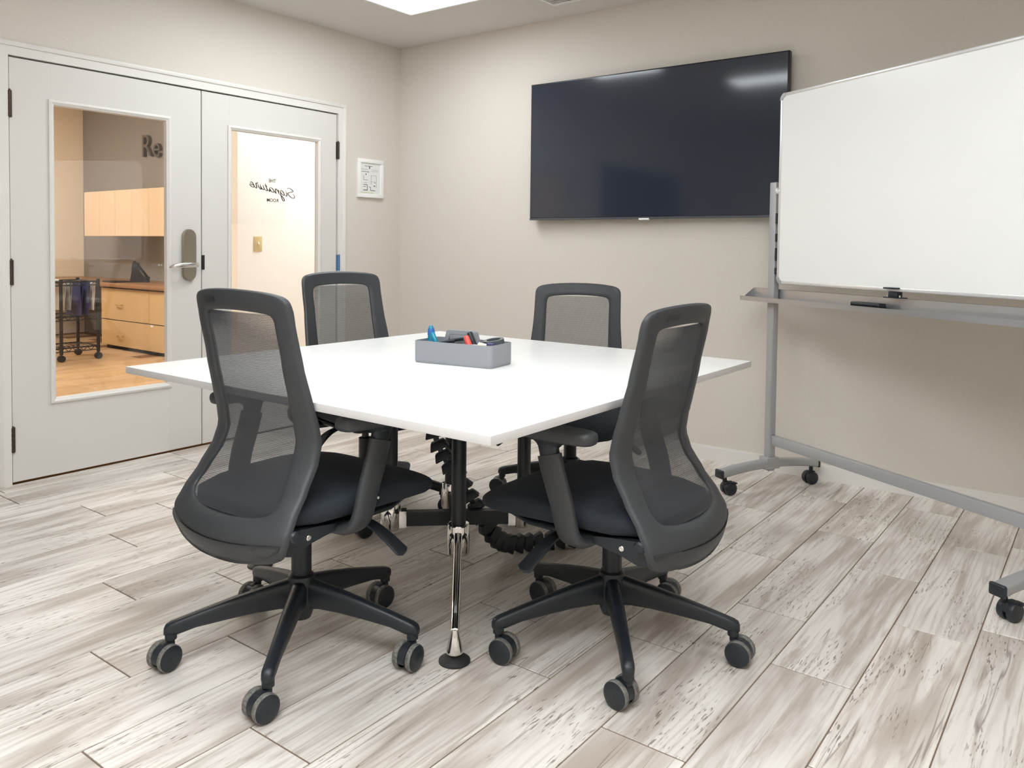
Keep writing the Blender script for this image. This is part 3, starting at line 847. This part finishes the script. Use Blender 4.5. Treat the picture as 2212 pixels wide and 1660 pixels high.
    def f_hub(par):
        m = MB(); m.lathe([(0, .215), (.030, .215), (.036, .210), (.040, .19), (.043, .13), (.036, .115), (.030, .095), (.027, .088), (0, .088)], seg=30); return m.build('base_hub', M_blk, par)
    hb_ = put('hub', f_hub, 'base_hub', z=0)
    def f_leg(par):
        m = MB(); secs = []
        for x, zt, zb, hw in ((.020, .205, .115, .024), (.06, .196, .120, .021), (.12, .183, .118, .020), (.20, .163, .110, .0185), (.28, .141, .100, .0165), (.325, .128, .088, .0165), (.345, .122, .086, .0165), (.357, .116, .087, .014), (.362, .106, .090, .009)):
            zc, zh = (zt + zb) / 2, (zt - zb) / 2
            secs.append([Vector((x, p, zc + q)) for p, q in sup(hw, zh, 3.0, 20)])
        m.loft(secs); m.cyl((.344, 0, .076), (.344, 0, .11), .0155, seg=18)
        return m.build('base_leg', M_blk, par, 50)
    for k in range(5):
        a = bo + k * 2 * math.pi / 5
        lg = put('leg', f_leg, 'base_leg', z=0)
        lg.rotation_euler = (0, 0, a)
        make_caster(t, a, .344, rolls[k] - (yaw - math.pi / 2), CH.setdefault('wheel', [None]))
    if tagged:
        m = MB(); m.box((.2485, .045, .452), (.002, .040, .024), M=None); tg = m.build('care_tag', M_vinyl, st_, smooth=False)
        m = MB(); m.box((.2500, .040, .453), (.001, .022, .004)); m.cyl((.2490, .058, .456), (.2510, .058, .456), .0035, seg=12); m.build('tag_print', M_white, tg, smooth=False)
    return t

rad = math.radians
chair('black mesh office chair with its back to us, farther from the whiteboard', (2.305, -2.700), rad(90), rad(20.4), [rad(-90 + d) for d in (8, -4, 2, 6, -3)], 0.010, True)
chair('black mesh office chair with its back to us, nearer the whiteboard', (2.988, -2.125), rad(180), rad(19), [rad(d) for d in (5, 10, -5, 8, 172)], -0.022)
chair('black mesh office chair facing us from below the television', (2.20, -1.13), rad(-65), rad(-27), [rad(d) for d in (30, 90, 160, 200, 250)], -0.040)
chair('black mesh office chair facing us in front of the lettered door', (1.533, -1.742), rad(-9), rad(31), [rad(d) for d in (30, 90, 160, 200, 250)], 0.006)

# ------------------------------------------------------------------ desk caddy and its contents
CA = 8.5
cd = thing('desk_caddy', 'grey plastic desk caddy of stationery in the middle of the white table', 'organizer', (2.335, -2.035, 0.7466), rad(CA))
L_, W_, D_ = 0.312, 0.150, 0.076
m = MB()
def ring(w, l, r, z): return [Vector((x, y, z)) for x, y in rrect(l, w, r, 6)]
m.loft([ring(W_ - .008, L_ - .008, .014, 0.0), ring(W_ - .002, L_ - .002, .016, 0.003), ring(W_, L_, .017, .01), ring(W_, L_, .017, D_), ring(W_ - .007, L_ - .007, .014, D_), ring(W_ - .008, L_ - .008, .013, .006)])
m.build('caddy_body', M_tray, cd, 40)
m = MB(); m.span((-L_ / 2 + .004, -.003, .005), (L_ / 2 - .004, .003, .068)); m.span((-.05, -W_ / 2 + .004, .005), (-.046, W_ / 2 - .004, .055)); m.span((.07, -W_ / 2 + .004, .005), (.074, W_ / 2 - .004, .055))
m.build('divider', M_tray, cd, smooth=False)
m = MB()
m.prism([(-.075, .06), (-.062, .108), (-.055, .113), (.045, .113), (.052, .108), (.068, .06), (.055, .06), (.042, .099), (-.048, .099), (-.058, .06)], Matrix(((1, 0, 0, 0), (0, 0, 1, -.010), (0, 1, 0, 0), (0, 0, 0, 1))), .024)
m.span((-.05, -.009, .075), (.044, .013, .101), .002)
m.build('handle', M_tray, cd, 30)
def in_caddy(o, x, y, z, rx=0, ry=0, rz=0):
    T = Matrix.Translation((2.335, -2.035, 0.7466)) @ Matrix.Rotation(rad(CA), 4, 'Z') @ Matrix.Translation((x, y, z))
    T = T @ Matrix.Rotation(rad(rz), 4, 'Z') @ Matrix.Rotation(rad(ry), 4, 'Y') @ Matrix.Rotation(rad(rx), 4, 'X')
    o.matrix_world = T
    return o
t = thing('glue_bottle', 'teal and blue bottle standing upright in the desk caddy', 'bottle')
m = MB(); m.lathe([(0, 0), (.012, .001), (.0135, .006), (.0135, .05), (.013, .075), (.0105, .103), (.006, .115), (0, .117)], seg=20); m.build('bottle_body', M_teal, t)
m = MB(); m.lathe([(.0136, .082), (.0134, .086), (.0124, .098), (.0112, .104), (.0106, .106)], seg=20); m.build('bottle_label', M_blue, t)
in_caddy(t, -.134, .012, .006, ry=-4)
t = thing('marker_pen', 'green marker leaning beside the teal bottle in the caddy', 'marker')
m = MB(); m.lathe([(0, 0), (.007, .001), (.0075, .004), (.0075, .07), (.006, .073), (.006, .1), (0, .102)], seg=14); m.build('marker_barrel', M_green, t)
m = MB(); m.lathe([(.0085, .062), (.0085, .1), (.006, .104), (0, .104)], seg=14); m.build('marker_cap', M_teal, t)
in_caddy(t, -.068, -.02, .007, ry=-24, rx=4)
for i, (x, y, lab, ry, rz) in enumerate(((-.105, -.018, 'black pen lying nearest the teal bottle in the caddy', 78, 4), (-.112, -.045, 'black pen lying along the front wall of the caddy', 80, -5))):
    t = thing('ballpoint_pen', lab, 'pen', group='pens in the caddy')
    m = MB(); m.lathe([(0, 0), (.002, .008), (.0048, .02), (.005, .1), (.0045, .115), (0, .116)], seg=12); m.build('pen_barrel', M_plasticd, t)
    m = MB(); m.span((.004, -.0015, .08), (.007, .0015, .118), .0008, 1); m.build('pen_clip', M_steel, t)
    in_caddy(t, x, y, .062, ry=ry, rz=rz)
t = thing('marker_pen', 'red-capped marker sticking out of the front of the caddy', 'marker')
m = MB(); m.lathe([(0, 0), (.008, .001), (.0085, .004), (.0085, .05), (.0, .05)], seg=16); m.build('marker_barrel', M_white, t)
m = MB(); m.lathe([(.0098, .045), (.0103, .05), (.0103, .092), (.008, .100), (0, .101)], seg=16); m.build('marker_cap', M_red, t)
in_caddy(t, .085, -.058, .010, ry=-24, rx=-4)
t = thing('marker_pen', 'grey marker leaning on the handle behind the red cap', 'marker')
m = MB(); m.lathe([(0, 0), (.008, .001), (.0085, .004), (.0085, .06), (0, .06)], seg=16); m.build('marker_barrel', M_white, t)
m = MB(); m.lathe([(.0096, .056), (.0098, .06), (.0098, .105), (.0075, .112), (0, .113)], seg=16); m.build('marker_cap', M_plasticd, t)
in_caddy(t, .092, -.030, .010, ry=-22, rx=6)
t = thing('tape_roll', 'dark roll of tape with an orange rim at the end of the caddy', 'tape')
m = MB(); rr = []
for r_, h_ in ((.036, 0), (.036, .020), (.024, .020), (.024, 0)): rr.append([Vector((r_ * math.cos(2 * math.pi * i / 32), r_ * math.sin(2 * math.pi * i / 32), h_)) for i in range(32)])
m.loft(rr, loop=True); m.build('tape_winding', mat('smoky_tape', lin(84, 92, 96), 0.15), t)
m = MB(); rr = []
for r_, h_ in ((.040, -.006), (.040, .0), (.026, .0), (.026, -.006)): rr.append([Vector((r_ * math.cos(2 * math.pi * i / 32), r_ * math.sin(2 * math.pi * i / 32), h_)) for i in range(32)])
m.loft(rr, loop=True); m.build('tape_core', M_orange, t)
in_caddy(t, .108, .030, .066, rx=8, ry=-6)
t = tag(MB().box((0, 0, .011), (.036, .022, .022), .004).build('eraser', M_eraser), 'cream block eraser beside the red cap in the caddy', 'eraser'); in_caddy(t, .105, -.048, .058, rz=24, ry=12)
t = tag(MB().box((0, 0, .006), (.03, .02, .012), .003).build('eraser', M_white), 'white scrap of eraser between red cap and cream eraser', 'eraser'); in_caddy(t, .075, -.052, .062, rz=-15)
t = thing('pencil_sharpener', 'small navy pencil sharpener in the corner of the caddy', 'sharpener')
m = MB(); m.box((0, 0, .014), (.024, .020, .028), .003); m.build('sharpener_body', M_navy, t)
m = MB(); m.box((0, -.0105, .018), (.016, .001, .008)); m.build('sharpener_blade', M_steel, t, smooth=False)
in_caddy(t, .136, -.045, .055, rz=10)
t = tag(MB().prism(rrect(.085, .048, .012, 6), Matrix(((1, 0, 0, 0), (0, 0, 1, 0), (0, 1, 0, .024), (0, 0, 0, 1))), .0025).build('acrylic_tab', M_acry), 'clear acrylic tab standing behind the caddy handle', 'holder'); in_caddy(t, .008, .030, .090)

# ------------------------------------------------------------------ whiteboard on castors
UX, UY = 0.867, -0.498
wr = math.atan2(UY, UX)
wbd = thing('whiteboard_stand', 'silver rolling stand carrying the whiteboard, on black castors', 'stand', (2.862, -0.342, 0), wr)
# local x along the board, local y toward the wall
PL, PR_ = -0.050, 1.330
for px in (PL, PR_):
    m = MB(); m.box((px, 0, .78), (.042, .036, 1.385), .006, 3)
    po = m.build('upright', M_silv, wbd)
    m = MB(); s = 1 if px == PL else -1
    for z, hh in ((1.30, .05), (1.21, .035), (1.13, .06), (1.05, .03)): MB().box((px + s * .024, -.004, z), (.010, .022, hh), .002, 1).build('ratchet_block', M_plasticd, po)
    m = MB(); m.cyl((px + s * .02, 0, 1.43), (px + s * .045, 0, 1.43), .013, seg=18); m.cyl((px + s * .02, 0, 1.43), (px + s * .032, 0, 1.43), .019, seg=18); m.build('pivot', M_alul, po)
    # arched foot
    m = MB(); secs = []
    for k in range(17):
        y = -.285 + .57 * k / 16; z = .098 + .024 * (1 - (y / .285) ** 2)
        secs.append([Vector((px + p, y, z + q)) for p, q in rrect(.052, .036, .010, 3)])
    m.loft(secs); m.box((px, 0, .140), (.060, .075, .030), .005); m.box((px, 0, .108), (.050, .09, .02), .004)
    fo = m.build('foot', M_silv, wbd)
    for sy in (-1, 1):
        m = MB(); m.box((px, sy * .292, .098), (.055, .016, .040), .006, 3); m.build('end_cap', M_plasticd, fo)
        c = MB(); y0 = sy * .262
        c.cyl((px, y0, .055), (px, y0, .095), .010, seg=12)
        for q in (-1, 1): c.lathe([(0, .006), (.020, .006), (.029, .004), (.031, 0), (.031, -.014), (.028, -.017), (0, -.017)], (px + q * .022 + .010, y0 + sy * -.015, .031), (q, 0, 0), 26)
        c.box((px + .010, y0 - sy * .012, .045), (.024, .050, .036), .008, 3)
        if sy < 0: c.box((px + .03, y0 + .03, .058), (.03, .018, .008), .002)
        c.build('castor', M_plasticd, wbd)
m = MB(); m.box(((PL + PR_) / 2, .004, .238), (PR_ - PL - .04, .028, .048), .004); m.build('cross_bar', M_silv, wbd)
m = MB(); secs = []
for x in (-.215, 1.52):
    secs.append([Vector((x, y, z)) for y, z in ((.020, .962), (.025, .964), (.025, .912), (-.055, .908), (-.060, .924), (-.064, .924), (-.062, .902), (.020, .902))])
m.loft(secs); m.build('pen_tray', M_alu, wbd, smooth=False)
# board itself
bd = thing('whiteboard', 'large white board with aluminium edge on the rolling stand', 'whiteboard', (2.862, -0.342, 0), wr)
BX0, BX1, BZ0, BZ1 = -0.018, 1.298, 0.990, 1.886
m = MB(); m.span((BX0 + .012, -.010, BZ0 + .012), (BX1 - .012, .010, BZ1 - .012)); m.build('writing_surface', M_wb, bd, smooth=False)
def edge(a, b, nm='edge_profile'):
    m = MB(); m.span(a, b, .004, 2); return m.build(nm, M_alul, bd)
edge((BX0 + .03, -.0125, BZ1 - .016), (BX1 - .03, .0125, BZ1)); edge((BX0 + .03, -.0125, BZ0), (BX1 - .03, .0125, BZ0 + .016))
edge((BX0, -.0125, BZ0 + .03), (BX0 + .016, .0125, BZ1 - .03)); edge((BX1 - .016, -.0125, BZ0 + .03), (BX1, .0125, BZ1 - .03))
cor = None
for cx, cz, rot in ((BX1 - .032, BZ1 - .032, 0), (BX0 + .032, BZ1 - .032, 90), (BX0 + .032, BZ0 + .032, 180), (BX1 - .032, BZ0 + .032, 270)):
    m = MB(); pts = [(0.0325 * math.cos(math.radians(rot + 90 * i / 8)), 0.0325 * math.sin(math.radians(rot + 90 * i / 8))) for i in range(9)]
    pin = [(0.015 * math.cos(math.radians(rot + 90 * i / 8)), 0.015 * math.sin(math.radians(rot + 90 * i / 8))) for i in range(8, -1, -1)]
    m.prism(pts + pin, Matrix(((1, 0, 0, cx), (0, 0, 1, -.0135), (0, 1, 0, cz), (0, 0, 0, 1))), .027)
    m.build('corner_cap', M_silv, bd)
cl = thing('board_clamp', 'black clamp under the whiteboard edge on the pen tray', 'clamp', (2.862, -0.342, 0), wr)
m = MB(); m.box((.655, .0, .966), (.080, .045, .004), .001, 1); m.box((.655, .0, .979), (.044, .030, .024), .003); m.box((.655, 0, .996), (.022, .018, .014), .002); m.build('clamp_base', M_plasticd, cl)
m = MB(); m.box((.655, -.020, 1.004), (.062, .030, .006), .002, 2, M=None); m.build('clamp_lever', M_plasticd, cl)
for x in (.625, .685): MB().cyl((x, -.01, .966), (x, -.01, .976), .004, seg=10).build('bolt', M_steel, cl)
er = thing('board_eraser', 'black whiteboard eraser lying in the pen tray', 'eraser', (2.862 + .54 * UX + -.022 * .498, -0.342 + .54 * UY - .022 * .867, .9105), wr)
m = MB(); m.box((0, 0, .021), (.150, .045, .016), .006, 3); m.build('eraser_grip', M_plasticd, er)
m = MB(); m.box((0, 0, .007), (.146, .043, .014), .001, 1); m.build('eraser_felt', M_vinyl, er)

# ------------------------------------------------------------------ the hall beyond the glass
HX, HZ = -6.42, 2.95
hf = struct(MB().span((HX, -4.2, -0.06), (-WT, 1.7, -0.0025)).build('floor_hall', M_grout2, smooth=False), 'warm-toned plank floor of the hall behind the glazed doors')
for r in range(-46, -16):
    x0 = 3.40 + r * PITCH; x1 = x0 + PITCH
    a, b = max(x0 + GAP / 2, HX), min(x1 - GAP / 2, -WT)
    if b - a < 0.02: continue
    j = -((r * 0.377 + .3) % 0.866) + PLEN
    y = j
    ylo = -1.55 - (0 - a) * -0.16 - 0.9; yhi = 0.95
    if a > -2: ylo, yhi = -2.6, 1.2
    while y > -3.2:
        t, u = y - GAP / 2, y - PLEN + GAP / 2
        if u < yhi and t > ylo: plank(b - a, t - u, hf, (a + b) / 2, (t + u) / 2, M_oak)
        y -= PLEN
struct(MB().span((HX - .1, -4.2, HZ), (-WT, 1.7, HZ + .1)).build('ceiling_hall', M_ceil, smooth=False))
struct(MB().span((HX - .1, -4.2, 0), (HX, 1.7, HZ)).build('wall_hall_end', M_peach, smooth=False))
struct(MB().span((HX, 0.8, 0), (-1.85, 0.9, HZ)).build('wall_hall_back', M_grey, smooth=False))
struct(MB().span((-1.85, -0.57, 0), (-1.12, 1.7, HZ)).build('wall_hall_side', M_cream, smooth=False))
struct(MB().span((-1.12, 1.6, 0), (-WT, 1.7, HZ)).build('wall_hall_return', M_cream, smooth=False))
struct(MB().span((HX, -4.3, 0), (-WT, -4.2, HZ)).build('wall_hall_front', M_cream, smooth=False))
struct(MB().span((-WT, -4.2, H + .1), (-WT + .05, 1.7, HZ + .1)).build('wall_hall_header', M_cream, smooth=False))
struct(MB().span((-WT, 0.12, 0), (-WT + .05, 1.7, H + .1)).build('wall_hall_near', M_cream, smooth=False))
ceiling_panel(-0.92, -0.25, -0.32, 0.95, 'white hall light panel above the light switch, out of sight', M_panelh, HZ, 'hall_light', 'hall light panels')
ceiling_panel(-3.4, -2.3, -2.2, -1.1, 'warm hall light panel in front of the maple cabinets, out of sight', M_panelw, HZ, 'hall_light', 'hall light panels')
ceiling_panel(-5.6, -1.9, -4.6, -0.9, 'warm hall light panel near the warm end wall, out of sight', M_panelw, HZ, 'hall_light', 'hall light panels')
# light switch
sw = thing('light_switch', 'ivory toggle light switch on the cream hall wall', 'switch', (-1.12, -0.395, 1.150))
MB().span((0, -.037, -.058), (.006, .037, .058), .003).build('switch_plate', M_switch, sw)
m = MB(); m.box((.010, 0, .002), (.016, .009, .020), .002, 2, M=Matrix.Rotation(-.35, 4, 'Y')); m.build('toggle', M_white, sw)
for z in (-.042, .042): MB().cyl((.005, 0, z), (.0072, 0, z), .003, seg=10).build('plate_screw', M_brass, sw)
# sign letters
for i, (ch_, x, z, sz) in enumerate((('R', -4.84, 2.25, 0.36), ('e', -4.62, 2.225, 0.34))):
    o = text_mesh('sign_letter', ch_, sz, 0.02, M_letter)
    o.matrix_world = Matrix(((1, 0, 0, x), (0, 0, -1, 0.78), (0, 1, 0, z), (0, 0, 0, 1)))
    tag(o, 'dark raised letter %s on the grey hall wall' % ch_, 'letter', 'sign letters')
# wall cabinets
for i, x0 in enumerate((-5.55, -4.84, -4.13)):
    lab = ('maple wall cabinet at the warm-wall end of the row', 'maple wall cabinet in the middle of the hall row', 'maple wall cabinet at the door-edge end of the hall row')[i]
    t = thing('wall_cabinet', lab, 'cabinet', (x0, 0.4, 1.22), 0, 'maple wall cabinets')
    MB().span((0, .02, 0), (.71, .40, .51)).build('cabinet_body', M_maple, t, smooth=False)
    for k in range(2):
        MB().span((.0015 + k * .355, 0, .001), (.3535 + k * .355, .019, .509), .001, 1).build('door', M_maple, t)
# worktop and drawers
m = MB(); m.span((HX, .165, .672), (-2.75, .80, .715), .003); m.span((HX, -2.2, .672), (-5.78, .165, .715), .003)
tag(m.build('worktop', M_counter), 'long brown worktop along the hall walls', 'worktop')
m = MB()
t = thing('drawer_unit', 'maple drawer unit with brass pulls under the brown worktop', 'cabinet', (-4.75, 0.2, 0))
MB().span((0, .02, .04), (1.98, .58, .672)).build('cabinet_body', M_dark, t, smooth=False)
MB().span((.0, .06, 0), (1.98, .5, .04)).build('plinth', M_dark, t, smooth=False)
for x0, x1, z0, z1, hx, hz in ((0, .978, .322, .655, .40, .485), (.984, 1.98, .322, .655, 1.5, .485), (0, 1.98, .042, .312, .42, .15)):
    d = MB().span((x0, 0, z0), (x1, .019, z1), .0015, 1).build('drawer', M_oakd, t)
    m = MB(); m.tube(crom([(hx - .055, .0, hz), (hx - .05, -.022, hz), (hx, -.028, hz), (hx + .05, -.022, hz), (hx + .055, 0, hz)], 4), .0055, 10); m.build('pull', M_brass, d)
MB().span((1.01, -.0012, .29), (1.06, .0, .312)).build('sticker', M_paper, t, smooth=False)
# desk phone and tablet on the worktop
t = thing('desk_phone', 'black desk phone standing on the brown worktop', 'phone', (-4.50, 0.50, .715), rad(-30))
m = MB(); m.prism([(-.10, 0), (.10, 0), (.10, .018), (.045, .055), (.0, .12), (-.035, .215), (-.050, .235), (-.068, .225), (-.075, .19), (-.085, .08)], Matrix(((0, 0, 1, -.03), (1, 0, 0, 0), (0, 1, 0, 0), (0, 0, 0, 1))), .13); m.build('phone_body', M_plasticd, t)
m = MB(); m.sweep(crom([(-.075, .075, .035), (-.082, .050, .085), (-.080, .010, .140), (-.072, -.020, .185)], 5), sup(.024, .014, 2.6, 16)); m.box((-.070, .078, .040), (.052, .046, .040), .014, 3); m.box((-.066, -.026, .192), (.052, .046, .040), .014, 3); m.build('handset', M_rubber, t)
m = MB(); m.box((.035, -.062, .175), (.08, .004, .045), M=None); m.build('display', M_inkp, t, smooth=False)
tag(MB().box((0, 0, .008), (.26, .18, .016), .004).build('notebook', M_vinyl), 'dark flat notebook lying on the brown worktop', 'notebook').location = (-4.62, .20 + .10, .715)
# trolley
t = thing('wire_trolley', 'black wire filing trolley standing in front of the drawers', 'trolley', (-4.10, -0.60, 0))
for px, py in ((.20, .35), (.20, 0.0), (-.22, .35), (-.22, -.36), (.20, -.36)):
    m = MB(); m.cyl((px, py, .07), (px, py, .79), .016, seg=14); po = m.build('post', M_blk, t)
    m = MB(); m.cyl((px, py, .055), (px, py, .10), .010, seg=10)
    for q in (-.012, .012): m.cyl((px + q - .008, py, .032), (px + q + .008, py, .032), .032, seg=18)
    m.build('castor', M_plasticd, po)
for z, wires in ((.765, 6), (.43, 12), (.13, 16)):
    m = MB()
    for px in (.20, -.22): m.tube([(px, -.36, z), (px, .35, z)], .008, 8); m.tube([(px, -.36, z - .035), (px, .35, z - .035)], .005, 8)
    for py in (.35, -.36): m.tube([(.20, py, z), (-.22, py, z)], .008, 8)
    for k in range(10):
        y0 = -.36 + .071 * k
        m.tube([(.20, y0, z - .035), (.20, y0 + .0355, z), (.20, y0 + .071, z - .035)], .004, 6)
    for k in range(wires): m.tube([(.20, -.34 + .67 * k / (wires - 1), z), (-.22, -.34 + .67 * k / (wires - 1), z)], .003, 6)
    m.build('wire_shelf', M_blk, t)
tag(MB().box((0, 0, .006), (.30, .36, .012), .002).build('paper_stack', M_paper), 'stack of white paper on top of the wire trolley', 'paper').location = (-4.10, -.74, .775)
for i, (y, h_, m_) in enumerate(((-.92, .27, M_paper), (-.86, .26, M_paper), (-.79, .28, M_paper), (-.56, .27, M_paper), (-.50, .27, M_inkp), (-.40, .34, M_navy), (-.33, .33, M_navy), (-.28, .28, M_paper))):
    lab = ['white hanging folder at the far end of the trolley', 'second white hanging folder from the far end of the trolley', 'third white hanging folder, beside the trolley paper stack', 'white hanging folder just behind the trolley middle post', 'grey hanging folder next to the trolley middle post', 'navy hanging folder in the trolley, nearer the middle post', 'navy hanging folder in the trolley, nearer the corner post', 'white hanging folder against the trolley corner post'][i]
    f = thing('hanging_folder', lab, 'folder', (-4.09, y, .76), 0, 'folders in the trolley')
    a = MB()
    a.loft([[Vector((-.17, -.012, 0)), Vector((.17, -.012, 0)), Vector((.17, -.010, 0)), Vector((-.17, -.010, 0))], [Vector((-.16, .002, -h_)), Vector((.16, .002, -h_)), Vector((.16, .004, -h_)), Vector((-.16, .004, -h_))]])
    a.loft([[Vector((-.17, .014, 0)), Vector((.17, .014, 0)), Vector((.17, .016, 0)), Vector((-.17, .016, 0))], [Vector((-.16, .002, -h_)), Vector((.16, .002, -h_)), Vector((.16, .004, -h_)), Vector((-.16, .004, -h_))]])
    a.build('folder_sheet', m_, f, smooth=False)
    MB().span((-.205, -.004, -.004), (.185, .004, .004)).build('hanger_rail', M_steel, f, smooth=False)
